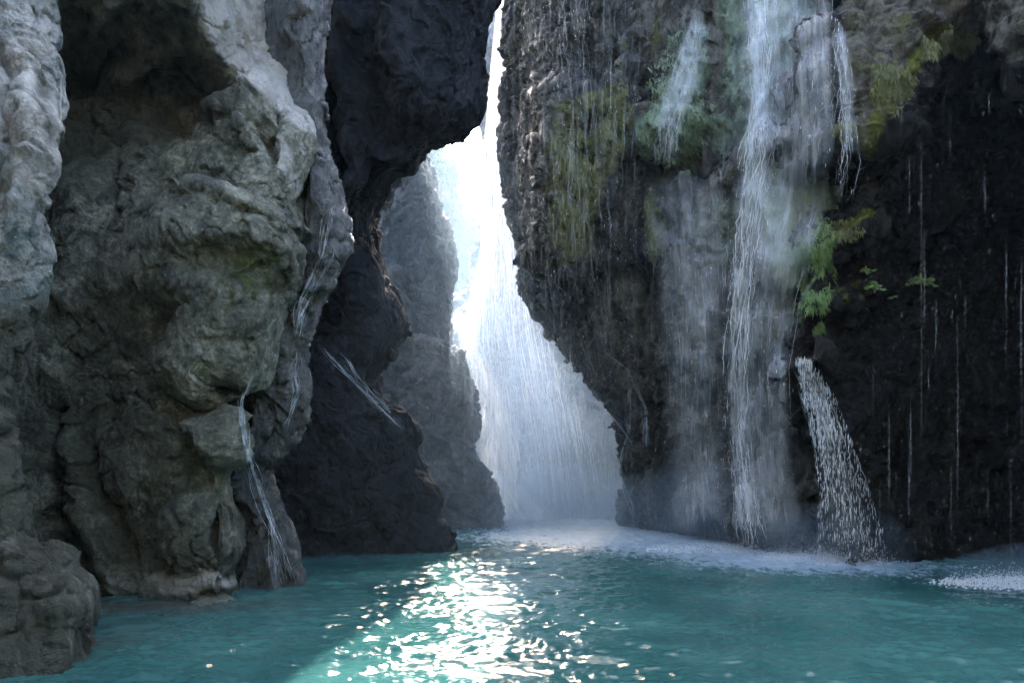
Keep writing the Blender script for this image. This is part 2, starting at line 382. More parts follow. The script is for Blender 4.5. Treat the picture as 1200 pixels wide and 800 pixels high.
# --- wet flowstone curtain on the far corner of the left wall
eS = [(392, -400), (385, 0), (378, 60), (377, 120), (380, 170), (392, 215), (401, 260), (400, 300), (386, 325), (372, 350), (362, 385), (353, 405), (349, 430), (352, 455), (341, 500), (328, 530), (313, 548), (322, 585), (336, 615), (344, 655), (347, 690), (350, 800)]
def colS(y):
    e = edge(eS, y); b = edge(eB, y)
    wd = 46 + 30 * sstep(430, 620, np.array(float(y)))
    return [(b - 80, 11.4), (e - wd * 1.6, 10.7), (e - wd, 10.45), (e - wd * .6, 10.3), (e - wd * .3, 10.35), (e - 6, 10.5), (e, 10.8), (e - 14, 11.6), (e - 80, 12.8), (e - 240, 14)]
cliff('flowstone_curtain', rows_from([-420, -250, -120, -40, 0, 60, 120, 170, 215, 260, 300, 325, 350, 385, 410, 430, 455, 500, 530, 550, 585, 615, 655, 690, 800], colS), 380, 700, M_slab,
      brushes=[('l', [(372, 190), (388, 250), (385, 300), (360, 345)], 5, .08), ('l', [(398, 280), (378, 322), (352, 360), (340, 392)], 4, .10), ('l', [(385, 285), (365, 318), (345, 345)], 3.5, -.08),
               ('l', [(350, 390), (342, 420), (347, 460), (332, 510)], 4, .08), ('l', [(300, 430), (283, 470), (287, 520), (305, 580), (330, 640), (338, 690)], 4, .10), ('l', [(290, 450), (292, 540), (315, 610), (322, 690)], 3.5, -.08),
               ('l', [(278, 540), (300, 600), (312, 690)], 4, .10), ('l', [(322, 420), (312, 500), (300, 540)], 7, -.15), ('e', 335, 480, 14, 50, 0, .1)],
      nz=dict(big=.08, fold=.09, fold_s=2.2, facet=.02, facet_s=1.5, chip=.012, fine=.022, st=.22, pit=.01), seed=37, kind=None,
      label='wet dark ribbed flowstone sheet hanging beside the left wall down to the water', cat='rock formation')

# --- dark overhanging crag
eC = [(600, -420), (592, -150), (583, -10), (572, 18), (565, 45), (562, 80), (565, 112), (558, 140), (545, 154), (522, 158), (508, 174), (494, 188), (470, 196), (461, 214), (455, 232), (441, 250), (441, 290), (450, 320), (465, 346), (476, 372), (472, 398), (458, 414), (444, 436), (436, 480), (430, 560), (430, 700)]
def colC(y):
    e = edge(eC, y); k = sstep(260, 60, np.array(float(y)))
    return [(250, 14.5), (330, 14.8), (e - 120 - 20 * k, 15.0 - .6 * k), (e - 70 - 30 * k, 14.9 - 1.0 * k), (e - 30, 15.0 - .8 * k), (e - 6, 15.5), (e, 16.0), (e - 12, 17.2), (e - 70, 18.6), (e - 240, 20.5)]
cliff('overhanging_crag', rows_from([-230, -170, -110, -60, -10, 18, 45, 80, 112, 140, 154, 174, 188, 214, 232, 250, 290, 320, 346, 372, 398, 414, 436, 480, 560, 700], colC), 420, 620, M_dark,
      brushes=[('l', [(420, -100), (408, 60), (412, 180), (400, 240)], 14, .4), ('l', [(382, -100), (384, 60), (386, 200)], 9, -.35), ('l', [(400, 215), (440, 175), (470, 190)], 8, .2),
               ('l', [(440, 200), (415, 230), (402, 260)], 5, -.2), ('l', [(470, -100), (462, 60), (480, 130)], 16, .25), ('e', 420, 330, 20, 50, 0, .25)],
      nz=dict(big=.14, fold=.07, facet=.12, facet_s=.6, chip=.05, chip_s=1.8, fine=.02, st=.5, pit=.0, crack=.03, step=.03), seed=41, kind=None,
      label='huge black overhanging crag that juts over the gorge against the bright sky', cat='crag')

# --- dark triangular spur under the crag
eD = [(372, 396), (398, 408), (412, 428), (430, 452), (448, 474), (468, 490), (482, 506), (484, 532), (496, 552), (508, 566), (519, 580), (515, 600), (524, 618), (531, 634), (536, 660), (545, 720)]
def ridgeD(y): return edge(eD, y)
def colD(y):
    e = ridgeD(y); wdt = e - 330
    return [(240, 13.6), (330, 14.2), (330 + wdt * .3, 14.4), (330 + wdt * .6, 14.6), (330 + wdt * .85, 14.9), (e - 5, 15.3), (e, 15.7), (e - 10, 16.4), (e - 60, 17.2), (e - 200, 18.5)]
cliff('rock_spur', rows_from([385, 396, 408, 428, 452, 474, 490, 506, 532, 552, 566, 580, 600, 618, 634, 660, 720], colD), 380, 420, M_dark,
      brushes=[('l', [(385, 398), (415, 440), (455, 478), (482, 510)], 7, .14), ('l', [(375, 410), (405, 455), (450, 500)], 6, -.12), ('e', 400, 560, 50, 60, 0, .2)],
      nz=dict(big=.12, fold=.05, facet=.12, facet_s=.8, chip=.06, chip_s=2.0, fine=.02, st=.8, pit=.0, crack=.03, step=.04), seed=53, kind=None,
      label='black triangular rock spur sloping down to the water beneath the overhanging crag', cat='rock')

# --- hazy pillar in the middle distance and its lower shoulder
eE = [(485, -200), (492, 60), (495, 187), (503, 205), (509, 222), (513, 240), (519, 262), (526, 285), (529, 318), (524, 345), (522, 372), (526, 395), (530, 430), (536, 500), (545, 640), (545, 680)]
def colE(y):
    e = edge(eE, y)
    return [(330, 24.5), (400, 24.2), (440, 23.8), (470, 23.6), (e - 14, 23.8), (e, 24.6), (e - 8, 26.5), (e - 60, 29), (e - 160, 31)]
cliff('rock_pillar', rows_from([-60, 20, 90, 140, 187, 205, 222, 240, 262, 285, 318, 345, 372, 395, 430, 500, 640, 690], colE), 260, 420, M_far,
      brushes=[('l', [(440, 290), (462, 330), (475, 380)], 8, .4), ('l', [(490, 200), (500, 300), (500, 400)], 10, .25), ('l', [(455, 200), (470, 300), (486, 400)], 6, -.3)],
      nz=dict(big=.16, fold=.15, fold_s=.8, facet=.15, facet_s=.7, chip=.08, chip_s=2, fine=.05, st=.4), seed=61, kind=None,
      label='hazy grey rock pillar in the middle distance right of the dark crag', cat='rock pillar')
eE2 = [(470, 392), (505, 402), (530, 404), (542, 420), (548, 440), (555, 470), (557, 500), (556, 520), (562, 545), (573, 568), (580, 600), (584, 640)]
def colE2(y):
    e = edge(eE2, y)
    return [(350, 22.6), (420, 22.3), (450, 21.9), (480, 21.7), (min(505, e - 12), 21.7), (e - 8, 21.9), (e, 22.6), (e - 6, 24.2), (e - 60, 26), (e - 160, 27)]
cliff('rock_shoulder', rows_from([380, 392, 402, 412, 420, 440, 470, 500, 520, 545, 568, 600, 640], colE2), 260, 300, M_far,
      brushes=[('l', [(455, 420), (450, 450), (470, 480)], 6, .3), ('e', 500, 470, 26, 50, 0, .25), ('l', [(515, 430), (520, 520), (530, 600)], 6, -.2)],
      nz=dict(big=.25, fold=.15, fold_s=.9, facet=.15, facet_s=.8, chip=.08, chip_s=2, fine=.05, st=.5), seed=67, kind=None,
      label='rounded lower rock shoulder at the foot of the hazy pillar, beside the far waterfall', cat='rock')

# --- far slope seen through the gap
eF = [(470, 60), (480, 110), (500, 190), (515, 240), (540, 268), (560, 300), (572, 345), (580, 420), (600, 640)]
def colF(y):
    e = edge(eF, y)
    return [(380, 75), (440, 70), (480, 66), (505, 64), (e - 8, 63), (e, 65), (e + 8, 72), (e + 10, 85), (e - 40, 105)]
cliff('far_slope', rows_from([40, 60, 110, 190, 240, 268, 300, 345, 420, 640], colF), 160, 260, M_far,
      nz=dict(big=1.6, big_s=.12, fold=.8, fold_s=.25, facet=.6, facet_s=.25, chip=.2, chip_s=.8, fine=.2, st=.7), seed=71,
      paint=dict(moss=[('p', [(380, 0), (640, 0), (640, 330), (380, 330)], 20, .6)]),
      label='distant pale slope framed by the gap in the gorge', cat='hill', bvh=False)

# --- recessed back wall behind the far waterfall
eG = [(640, -500), (596, -120), (584, 0), (572, 70), (566, 120), (571, 170), (578, 210), (573, 260), (565, 300), (552, 340), (538, 362), (527, 378), (534, 400), (548, 440), (540, 600), (535, 680)]
def colG(y):
    e = edge(eG, y); k = float(sstep(300, 620, np.array(float(y))))
    return [(e + 70, 46), (e + 14, 42), (e, 38 - 8 * k), (e + 4, 36.5 - 8 * k), (e + 40, 34.5 - 6.5 * k), (e + 90, 32.0 - 5 * k), (e + 150, 29 - 2.5 * k), (e + 220, 27), (e + 320, 25.5)]
def rowG(y):      # its crest drops away to the right, behind the mossy wall
    caps = (-999, -999, -999, 40, 215, 320, 430, 480, 510)
    return [(x, y if y > c else c + (y - c) * .04, d + max(0, c - y) * .008 * (c > -900)) for (x, d), c in zip(colG(y), caps)]
cliff('waterfall_cliff', [rowG(y) for y in (-130, -90, -50, 0, 70, 120, 170, 210, 260, 300, 340, 362, 378, 400, 440, 500, 600, 680)], 340, 560, M_fallwall,
      brushes=[('e', 680, 520, 50, 90, 0, .5), ('l', [(530, 372), (560, 430), (590, 520), (600, 600)], 16, .8), ('e', 620, 430, 30, 60, 0, .5)],
      nz=dict(big=.2, fold=.22, fold_s=.7, facet=.25, facet_s=.7, chip=.14, chip_s=1.8, fine=.07, st=.45), seed=73,
      label='stepped back wall behind the far waterfall', cat='cliff')

# --- right wall under the cascades
eH = [(612, -500), (603, -100), (600, 0), (597, 60), (594, 130), (593, 190), (600, 245), (607, 290), (617, 335), (636, 385), (656, 425), (675, 452), (697, 476), (709, 505), (718, 535), (729, 565), (740, 592), (750, 610), (754, 630), (757, 700)]
def colH(y):
    e = edge(eH, y); t = (960 - e) / 360.0
    lean = max(0, 215 - y) * .0085 - float(sstep(640, 300, np.array(float(y)))) * .3
    over = float(sstep(370, 270, np.array(float(y)))) * 1.6
    return [(e + 150 * t, 28), (e + 60, 26), (e + 6, 23), (e, 21.6), (e + 10, 20.9), (e + 45 * t, 20.2 - over), (e + 95 * t, 19.2 - over), (e + 145 * t, 18.1 - over * .3 + lean * .5), (e + 200 * t, 16.8 + lean), (e + 250 * t, 15.7 + lean), (e + 300 * t, 14.9 + lean), (965, 14.5 + lean), (1000, 15.2 + lean), (1060, 18.5 + lean)]
cliff('cliff', rows_from([-230, -160, -100, -30, 20, 60, 100, 140, 190, 245, 290, 335, 385, 425, 452, 476, 505, 535, 565, 592, 612, 640, 700], colH), 680, 760, M_right,
      brushes=[('p', [(640, 120), (665, 118), (700, 110), (735, 95), (745, 140), (738, 200), (715, 215), (700, 300), (665, 310), (640, 300)], 12, .5),
               ('e', 700, 150, 12, 24, 10, -.7), ('e', 692, 55, 26, 70, 0, -.55), ('l', [(733, 40), (728, 100), (735, 130)], 9, .3),
               ('e', 764, 110, 8, 9, 0, -.5), ('e', 690, 190, 9, 16, 0, -.35),
               ('p', [(825, 22), (834, 60), (832, 150), (800, 200), (770, 190), (735, 160), (760, 120), (790, 70)], 9, .35), ('e', 788, 165, 48, 30, -20, .55),
               ('p', [(834, 20), (858, 40), (850, 150), (836, 190)], 6, -.35),
               ('p', [(800, 212), (835, 200), (862, 196), (925, 210), (930, 330), (900, 420), (800, 420), (770, 300)], 12, .35),
               ('l', [(795, 210), (815, 203), (840, 194), (862, 192)], 5, -.35),
               ('e', 770, 270, 14, 45, 0, .3), ('p', [(640, 318), (760, 318), (765, 560), (720, 600), (640, 420)], 16, -.5),
               ('e', 905, 110, 40, 150, 0, .35), ('l', [(868, 20), (872, 120), (860, 210)], 8, -.25),
               ('e', 940, 270, 26, 90, 12, .45), ('e', 880, 590, 60, 34, 0, .6), ('e', 820, 600, 30, 30, 0, .35),
               ('l', [(700, 395), (735, 430), (757, 480), (755, 530)], 5, .25), ('l', [(745, 460), (735, 520), (725, 545), (740, 585), (745, 620)], 5, .3), ('l', [(700, 500), (725, 560), (740, 615)], 6, .2)],
      paint=dict(moss=[('p', [(640, 115), (700, 105), (735, 95), (745, 140), (735, 200), (705, 215), (700, 300), (665, 315), (640, 300)], 12, .85), ('e', 765, 265, 16, 50, 0, .8), ('e', 612, 60, 9, 130, 0, .5), ('l', [(735, 20), (728, 110)], 10, .45), ('e', 768, 50, 12, 60, 0, .5), ('e', 990, 180, 16, 60, 0, .6)],
                 algae=[('p', [(840, -60), (985, -60), (988, 240), (940, 390), (905, 330), (862, 200), (850, 120)], 16, .8), ('e', 840, 265, 60, 60, 0, .45), ('p', [(825, 15), (836, 60), (832, 150), (815, 205), (765, 195), (722, 165), (760, 120), (790, 70)], 14, .8), ('e', 850, 150, 25, 45, 10, .55), ('p', [(955, 210), (985, 235), (975, 290), (945, 370), (925, 385), (915, 330), (935, 260)], 8, .95), ('e', 930, 170, 45, 90, 0, .4), ('e', 840, 230, 50, 40, 0, .25)],
                 pale=[('p', [(610, 20), (670, 20), (672, 300), (620, 300)], 14, .38)]),
      nz=dict(big=.28, fold=.14, fold_s=.8, facet=.22, facet_s=.7, chip=.09, chip_s=2.2, fine=.035, st=.34, pit=.04), seed=83,
      label='mossy right wall streaming with water, undercut above the pool', cat='cliff')

# --- dark cavern wall at the right margin
eI = [(1000, -500), (985, -150), (978, 0), (976, 60), (984, 110), (992, 150), (998, 200), (1004, 232), (985, 255), (966, 285), (948, 330), (934, 372), (930, 400), (936, 430), (948, 470), (956, 520), (966, 570), (978, 610), (990, 660), (1000, 740)]
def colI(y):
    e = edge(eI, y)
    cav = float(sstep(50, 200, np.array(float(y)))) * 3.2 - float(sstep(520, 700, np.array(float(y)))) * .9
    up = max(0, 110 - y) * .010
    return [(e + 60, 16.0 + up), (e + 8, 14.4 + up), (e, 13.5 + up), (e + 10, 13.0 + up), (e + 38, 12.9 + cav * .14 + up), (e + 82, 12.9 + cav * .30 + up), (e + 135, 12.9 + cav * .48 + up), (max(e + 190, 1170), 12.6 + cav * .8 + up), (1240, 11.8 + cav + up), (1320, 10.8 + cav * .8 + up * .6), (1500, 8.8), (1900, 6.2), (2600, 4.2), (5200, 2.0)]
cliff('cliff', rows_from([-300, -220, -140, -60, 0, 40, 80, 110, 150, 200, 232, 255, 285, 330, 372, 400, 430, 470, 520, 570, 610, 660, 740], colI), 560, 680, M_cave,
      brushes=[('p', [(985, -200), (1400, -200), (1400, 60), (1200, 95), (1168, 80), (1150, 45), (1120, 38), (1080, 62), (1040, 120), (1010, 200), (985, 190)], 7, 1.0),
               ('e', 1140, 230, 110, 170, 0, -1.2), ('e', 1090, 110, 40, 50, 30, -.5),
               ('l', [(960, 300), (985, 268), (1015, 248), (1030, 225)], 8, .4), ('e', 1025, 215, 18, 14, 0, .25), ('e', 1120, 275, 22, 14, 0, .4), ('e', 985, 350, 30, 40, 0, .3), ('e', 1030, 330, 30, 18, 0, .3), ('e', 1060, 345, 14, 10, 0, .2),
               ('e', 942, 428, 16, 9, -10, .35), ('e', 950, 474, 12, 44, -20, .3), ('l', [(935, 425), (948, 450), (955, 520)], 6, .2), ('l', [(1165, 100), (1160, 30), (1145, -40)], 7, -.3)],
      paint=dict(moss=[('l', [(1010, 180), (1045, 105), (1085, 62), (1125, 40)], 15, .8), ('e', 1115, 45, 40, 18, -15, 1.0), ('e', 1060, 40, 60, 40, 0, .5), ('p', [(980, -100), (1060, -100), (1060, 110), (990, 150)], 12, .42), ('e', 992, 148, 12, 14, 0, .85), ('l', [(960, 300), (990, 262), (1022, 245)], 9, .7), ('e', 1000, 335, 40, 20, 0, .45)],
                 algae=[('l', [(966, 288), (948, 335), (935, 378)], 6, .8)], pale=[('e', 944, 432, 14, 12, 0, .9), ('l', [(944, 430), (956, 470), (968, 520)], 8, .7), ('p', [(975, -300), (1500, -300), (1500, 50), (1200, 85), (1168, 75), (1150, 40), (1120, 34), (1080, 58), (1040, 112), (1010, 190), (985, 180)], 10, .52)]),  # last pale outline paints the brow as lit from the sky
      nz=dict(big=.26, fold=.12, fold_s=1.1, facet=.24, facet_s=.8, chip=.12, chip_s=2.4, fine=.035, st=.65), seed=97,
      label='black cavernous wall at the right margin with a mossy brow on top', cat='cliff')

# --- unseen gorge wall added behind the viewer to cut front light
def colZ(k):
    t = np.linspace(-1, 1, 15); a = t * math.pi * .5
    return [(2.0 + math.sin(x) * (10.5 + k), -1.5 - math.cos(x) * (12 + k)) for x in a]
K = np.array([[(x, y, z) for x, y in colZ(k)] for z, k in ((20, 5), (17, 2.0), (10, .6), (5, 0), (2, .2), (-1, 0), (-2, 0))])
Gz = cr(cr(K, 200, 1), 120, 0); n_ = normals(Gz); Pz = Gz.reshape(-1, 3)
hz = .8 * fbm(Pz * .3, 3, 140) + .4 * fbm(Pz * np.array([1, 1, .5]), 4, 141, ridged=True)
o = grid_mesh('cliff', Gz + n_ * hz.reshape(Gz.shape[:2])[..., None], M_left, dict(moss=0 * hz, algae=0 * hz, pale=0 * hz))
tag(o, 'unseen grey gorge wall added behind the viewer to cut front light', 'cliff', kind='structure')

def ray_d(px, py, skip=()):
    """distance in front of the camera of the first cliff surface seen at a picture point"""
    d = Vector(((px - 600) / F, 1.0, (HY - py) / F)); L = d.length; o = Vector((0, 0, CH)); best = 1e9
    for k, b in BVH.items():
        h = b.ray_cast(o, d / L, 200)
        if h[0] is not None: best = min(best, h[3] / L)
    return best
from mathutils import noise
# ------------------------------------------------------------------ pool
def mat_pool():
    m = N('pool_water'); g = m.n('NewGeometry').outputs['Position']
    n1 = m.noise(g, .35, 4, .55, .4)
    col = m.ramp(n1, [(.35, (.012, .058, .055)), (.65, (.040, .122, .110))])
    fo = m.attr('foam'); fn = m.noise(g, 5.5, 6, .75, .8, (1, .6, 1))
    f = m.ramp(m.math('ADD', fo, m.math('MULTIPLY', m.math('SUBTRACT', fn, .5), 2.2)), [(.3, 0.0), (1.35, 1.0)])
    sh = m.attr('shallow')
    col = m.mix(sh, col, m.mix(m.noise(g, 2.5, 4), (.035, .03, .025), (.09, .08, .06)))
    col = m.mix(f, col, (.26, .34, .40))
    bs = m.n('BsdfPrincipled'); m.l(col, bs.inputs['Base Color']); bs.inputs['IOR'].default_value = 1.33
    m.l(m.ramp(f, [(0, .035), (1, .6)]), bs.inputs['Roughness'])
    bp = m.n('Bump'); bp.inputs['Strength'].default_value = .3; bp.inputs['Distance'].default_value = .02
    m.l(m.math('ADD', m.noise(g, 22, 4, .6, .3, (.6, 1, 1)), m.math('MULTIPLY', m.math('MULTIPLY', fo, m.noise(g, 30, 4, .7)), 1.5)), bp.inputs['Height']); m.l(bp.outputs[0], bs.inputs['Normal'])
    m.l(bs.outputs[0], m.out.inputs[0]); return m.m
nd, na = 900, 760
dd = 1.2 * (60 / 1.2) ** (np.linspace(0, 1, nd))
aa = np.linspace(-1.05, 1.05, na)
D_, A_ = np.meshgrid(dd, aa, indexing='ij')
X = A_ * (D_ + 3.0); Y = D_
P = np.stack([X.ravel(), Y.ravel(), 0 * X.ravel()], 1)
wrp = np.stack([fbm(P * .8, 2, 201), fbm(P * .8, 2, 202), 0 * P[:, 0]], 1) * .35
def wv(sx, sy, seed, o=1): return fbm((P + wrp) * np.array([sx, sy, 1]) + seed, o, seed)
h = .035 * wv(.35, .6, 301, 2)
h += .020 * (1 - np.abs(wv(1.2, 2.0, 303)) * 2) + .020 * wv(2.2, 3.6, 305) + .016 * wv(4.0, 6.4, 307) + .014 * wv(7.5, 11, 309) + .0125 * wv(13, 18, 311)
fx, fy = proj(np.stack([X, Y, 0 * X], -1))
# churned water where the falls land
def blob(cx, cy, rx, ry): return np.exp(-(((X - cx) / rx) ** 2 + ((Y - cy) / ry) ** 2))
foam = np.clip(1.0 * blob(1.6, 23.5, 3.4, 3.2) + .75 * blob(3.0, 19.0, 3.5, 2.6) + .65 * blob(4.4, 14.6, 2.8, 2.6) + .75 * blob(5.8, 13.0, 2.0, 1.5) + .7 * blob(7.9, 10.5, 1.5, .6) + .5 * blob(4.2, 16.2, 3.2, 1.5) + .45 * blob(0.4, 18.5, 2.5, 2.0), 0, 1)
h += (foam.ravel() * .05) * fbm(P * 4, 3, 320)
shal = np.clip(blob(-4.6, 9.0, 1.6, .45) * .8 + blob(-3.9, 7.2, .4, .9) * .4, 0, 1)
h += (sstep(8.5, 13, Y) * np.exp(-((X - 1.0) / 5.5) ** 2)).ravel() * (.022 * wv(3.6, 4.6, 335) + .016 * wv(7, 9, 337))
G = np.stack([X, Y, h.reshape(X.shape)], -1)
M_pool = mat_pool()
o = grid_mesh('pool_water', G, M_pool, dict(foam=foam, shallow=shal)); tag(o, 'rippled turquoise pool filling the bottom of the gorge', 'water', kind='structure')
# bed and surrounding ground in one sheet
m = N('gravel_bed'); g = m.n('NewGeometry').outputs['Position']
bs = m.n('BsdfPrincipled'); m.l(m.ramp(m.noise(g, 3, 6, .6), [(.3, (.08, .08, .07)), (.7, (.2, .19, .17))]), bs.inputs['Base Color']); m.l(bs.outputs[0], m.out.inputs[0])
gx = np.linspace(-1, 1, 80); gx = np.sign(gx) * np.abs(gx) ** 2.5 * 150
GX, GY = np.meshgrid(gx, gx + 20, indexing='ij')
PZ = -1.4 + .2 * fbm(np.stack([GX.ravel() * .1, GY.ravel() * .1, 0 * GX.ravel()], 1), 3, 77).reshape(GX.shape)
o = grid_mesh('ground', np.stack([GX, GY, PZ], -1), m.m); tag(o, 'gravel bed under the pool', 'ground', kind='structure')

# ------------------------------------------------------------------ falling water
def mat_sheet(name, dens=.5, width_s=9.0, len_s=.5, col=(.84, .87, .89), lo=.40, hi=.64):
    m = N(name); uvn = m.n('UVMap').outputs[0]
    a = m.noise(uvn, 1.0, 7, .62, .15, (width_s, len_s, 1))
    b = m.noise(uvn, 1.0, 5, .6, .4, (width_s * .22, len_s * .6, 1))
    c = m.noise(uvn, 1.0, 4, .7, 0, (width_s * 3.5, len_s * 5, 1))
    f = m.math('ADD', m.math('MULTIPLY', a, .5), m.math('ADD', m.math('MULTIPLY', b, .3), m.math('MULTIPLY', c, .2)))
    al = m.ramp(f, [(lo, 0.0), (hi, 1.0)])
    al = m.math('MULTIPLY', m.math('MULTIPLY', al, m.attr('fade')), dens, True)
    di = m.n('BsdfPrincipled'); di.inputs['Base Color'].default_value = (*col, 1); di.inputs['Roughness'].default_value = .25; di.inputs['Specular IOR Level'].default_value = .6
    bp = m.n('Bump'); bp.inputs['Strength'].default_value = .8; bp.inputs['Distance'].default_value = .05; m.l(f, bp.inputs['Height']); m.l(bp.outputs[0], di.inputs['Normal'])
    tl = m.n('BsdfTranslucent'); tl.inputs[0].default_value = (*col, 1)
    mx = m.n('MixShader'); mx.inputs[0].default_value = .55; m.l(di.outputs[0], mx.inputs[1]); m.l(tl.outputs[0], mx.inputs[2])
    tr = m.n('BsdfTransparent'); m2 = m.n('MixShader'); m.l(al, m2.inputs[0]); m.l(tr.outputs[0], m2.inputs[1]); m.l(mx.outputs[0], m2.inputs[2])
    m.l(m2.outputs[0], m.out.inputs[0]); return m.m
def mat_drop(name, col=(.9, .91, .92), alpha=.8, rough=.12):
    m = N(name)
    di = m.n('BsdfPrincipled'); di.inputs['Base Color'].default_value = (*col, 1); di.inputs['Roughness'].default_value = rough; di.inputs['Specular IOR Level'].default_value = .8
    tl = m.n('BsdfTranslucent'); tl.inputs[0].default_value = (*col, 1)
    mx = m.n('MixShader'); mx.inputs[0].default_value = .5; m.l(di.outputs[0], mx.inputs[1]); m.l(tl.outputs[0], mx.inputs[2])
    tr = m.n('BsdfTransparent'); m2 = m.n('MixShader'); m2.inputs[0].default_value = alpha; m.l(tr.outputs[0], m2.inputs[1]); m.l(mx.outputs[0], m2.inputs[2])
    m.l(m2.outputs[0], m.out.inputs[0]); return m.m
M_far_sheet = mat_sheet('far_fall_water', .42, 5.5, .35, (.62, .78, .98), lo=.38, hi=.64)
M_film = mat_sheet('seeping_water', .5, 8.0, .9, lo=.38, hi=.64)
M_casc = mat_sheet('cascade_water', .85, 7.0, 1.8, lo=.38, hi=.62)
M_drop = mat_drop('falling_drops', alpha=.6)
M_fine = mat_drop('fine_strands', alpha=.34)
M_rib = mat_drop('trickles_and_glints', (.68, .75, .8), alpha=.6, rough=.06)
M_thin = mat_drop('thin_trickles', alpha=.2)
M_foamy = mat_drop('white_spray', alpha=.5, rough=.4)

def strands_arrays(lines):
    """lines: list of (points n x 3, radii n) -> three-sided tapered tubes in one vertex/face list (triangles)"""
    V, T = [], []; k = 0
    for P_, R_ in lines:
        n = len(P_)
        ang = np.array([0, 2.1, 4.2])
        ring = P_[:, None, :] + R_[:, None, None] * np.stack([np.cos(ang), np.sin(ang), 0 * ang], -1)[None]
        V.append(ring.reshape(-1, 3))
        for i in range(n - 1):
            for j in range(3):
                a, b = k + i * 3 + j, k + i * 3 + (j + 1) % 3
                T += [(a, b, b + 3), (a, b + 3, a + 3)]
        k += n * 3
    return np.concatenate(V), np.array(T)
def drops_arrays(Pc, half, rr, slant=None):
    """elongated octahedra: Pc centres, half lengths, radii"""
    n = len(Pc); o = np.array([[0, 0, 1], [1, 0, .15], [0, 1, .15], [-1, 0, .15], [0, -1, .15], [0, 0, -1.0]])
    V = Pc[:, None, :] + o[None] * np.stack([rr, rr, half], -1)[:, None, :]
    if slant is not None: V[:, :, 0] += (V[:, :, 2] - Pc[:, None, 2]) * slant[:, None]
    f = np.array([(0, 1, 2), (0, 2, 3), (0, 3, 4), (0, 4, 1), (5, 2, 1), (5, 3, 2), (5, 4, 3), (5, 1, 4)])
    T = (f[None] + (np.arange(n) * 6)[:, None, None]).reshape(-1, 3)
    return V.reshape(-1, 3), T
def sheet(name, L, R, dep, mat, parent, nv=160, nu=60, fade=(.12, .12, .0, .05), wob=.06, seed=0, conform=None):
    """free-hanging or clinging sheet of water between two outlines (lists of (px, py)); dep(u, py) gives its distance"""
    y0, y1 = L[0][1], L[-1][1]
    ys = np.linspace(y0, y1, nv); us = np.linspace(0, 1, nu)
    xl = np.interp(ys, [q[1] for q in L], [q[0] for q in L]); xr = np.interp(ys, [q[1] for q in R], [q[0] for q in R])
    PX = xl[:, None] * (1 - us) + xr[:, None] * us; PY = np.repeat(ys[:, None], nu, 1)
    if conform is not None:
        D = np.array([[ray_d(PX[i, j], PY[i, j]) for j in range(nu)] for i in range(nv)])
        D = np.minimum(D, np.median(D) * 1.25)
        for _ in range(3):      # the water bridges small hollows
            E = np.pad(D, 1, mode='edge')
            S_ = (E[:-2, 1:-1] + E[2:, 1:-1] + E[1:-1, :-2] + E[1:-1, 2:]) / 4
            D = np.minimum(D, S_ * .7 + D * .3)
        D = D - conform
    else:
        D = np.array([[dep(u, y) for u in us] for y in ys])
    G = at(PX, PY, D)
    Pn = G.reshape(-1, 3)
    G = G + (np.array([0, -1, 0]) * (fbm(Pn * np.array([2.2, 2.2, .35]), 3, seed + 400) * wob)[:, None]).reshape(G.shape)
    U = np.repeat((us[None] - .5) * 1.0, nv, 0) * (np.abs(xr - xl)[:, None] * D.mean() / F)
    Vv = G[..., 2]
    fa = sstep(0, fade[0] + 1e-3, us) * sstep(0, fade[1] + 1e-3, 1 - us)
    t = np.linspace(0, 1, nv); fv = sstep(0, fade[2] + 1e-3, t) * sstep(0, fade[3] + 1e-3, 1 - t)
    return grid_mesh(name, G, mat, dict(fade=fa[None] * fv[:, None]), uv=np.stack([U + seed * 3.7, Vv], -1), parent=parent)

# --- the far waterfall: several hanging sheets, strands and drops in front of its wall
W1 = empty('waterfall', 'tall misty waterfall in the bright gap at the back of the gorge', 'waterfall')
far_L = [(584, -120), (582, 0), (570, 110), (566, 200), (562, 290), (546, 350), (534, 400), (545, 450), (555, 520), (562, 612)]
far_R = [(612, -120), (612, 0), (606, 120), (608, 250), (634, 360), (672, 450), (712, 540), (742, 616)]
for k, (dz, sd) in enumerate(((26.5, 1), (25.4, 2), (24.6, 3))):
    sh_ = 6 * k
    sheet('water_sheet', [(x + sh_ * .4, y) for x, y in far_L], [(x - sh_, y) for x, y in far_R], lambda u, y, dz=dz: dz + 1.2 * math.sin(u * 2.5 + dz) * .6, M_far_sheet, W1, 200, 60, (.10, .14 + .1 * k, 0, .02), .25, sd)
lines = []
for i in range(420):
    y0 = rng.uniform(-60, 560); y1 = min(614, y0 + rng.uniform(30, 160))
    u = rng.beta(1.2, 1.3); n = 6
    ys = np.linspace(y0, y1, n)
    xs = np.interp(ys, [q[1] for q in far_L], [q[0] for q in far_L]) * (1 - u) + np.interp(ys, [q[1] for q in far_R], [q[0] for q in far_R]) * u
    xs = xs[0] * .55 + xs * .45 if y0 > 250 else xs
    d = rng.uniform(23.8, 26.2)
    P_ = at(xs + rng.normal(0, .5, n), ys, d); R_ = rng.uniform(.006, .016) * np.array([.15, .8, 1, 1, .7, .1])
    lines.append((P_, R_))
poly_mesh('water_strands', *strands_arrays(lines), M_drop, W1)
n = 2600
yy = rng.uniform(150, 612, n); u = rng.random(n)
xx = np.interp(yy, [q[1] for q in far_L], [q[0] for q in far_L]) * (1 - u) + np.interp(yy, [q[1] for q in far_R], [q[0] for q in far_R]) * u + rng.normal(0, 6, n)
poly_mesh('droplets', *drops_arrays(at(xx, yy, rng.uniform(21.8, 25.5, n)), rng.uniform(.03, .13, n), rng.uniform(.006, .014, n)), M_drop, W1)
settle(W1)

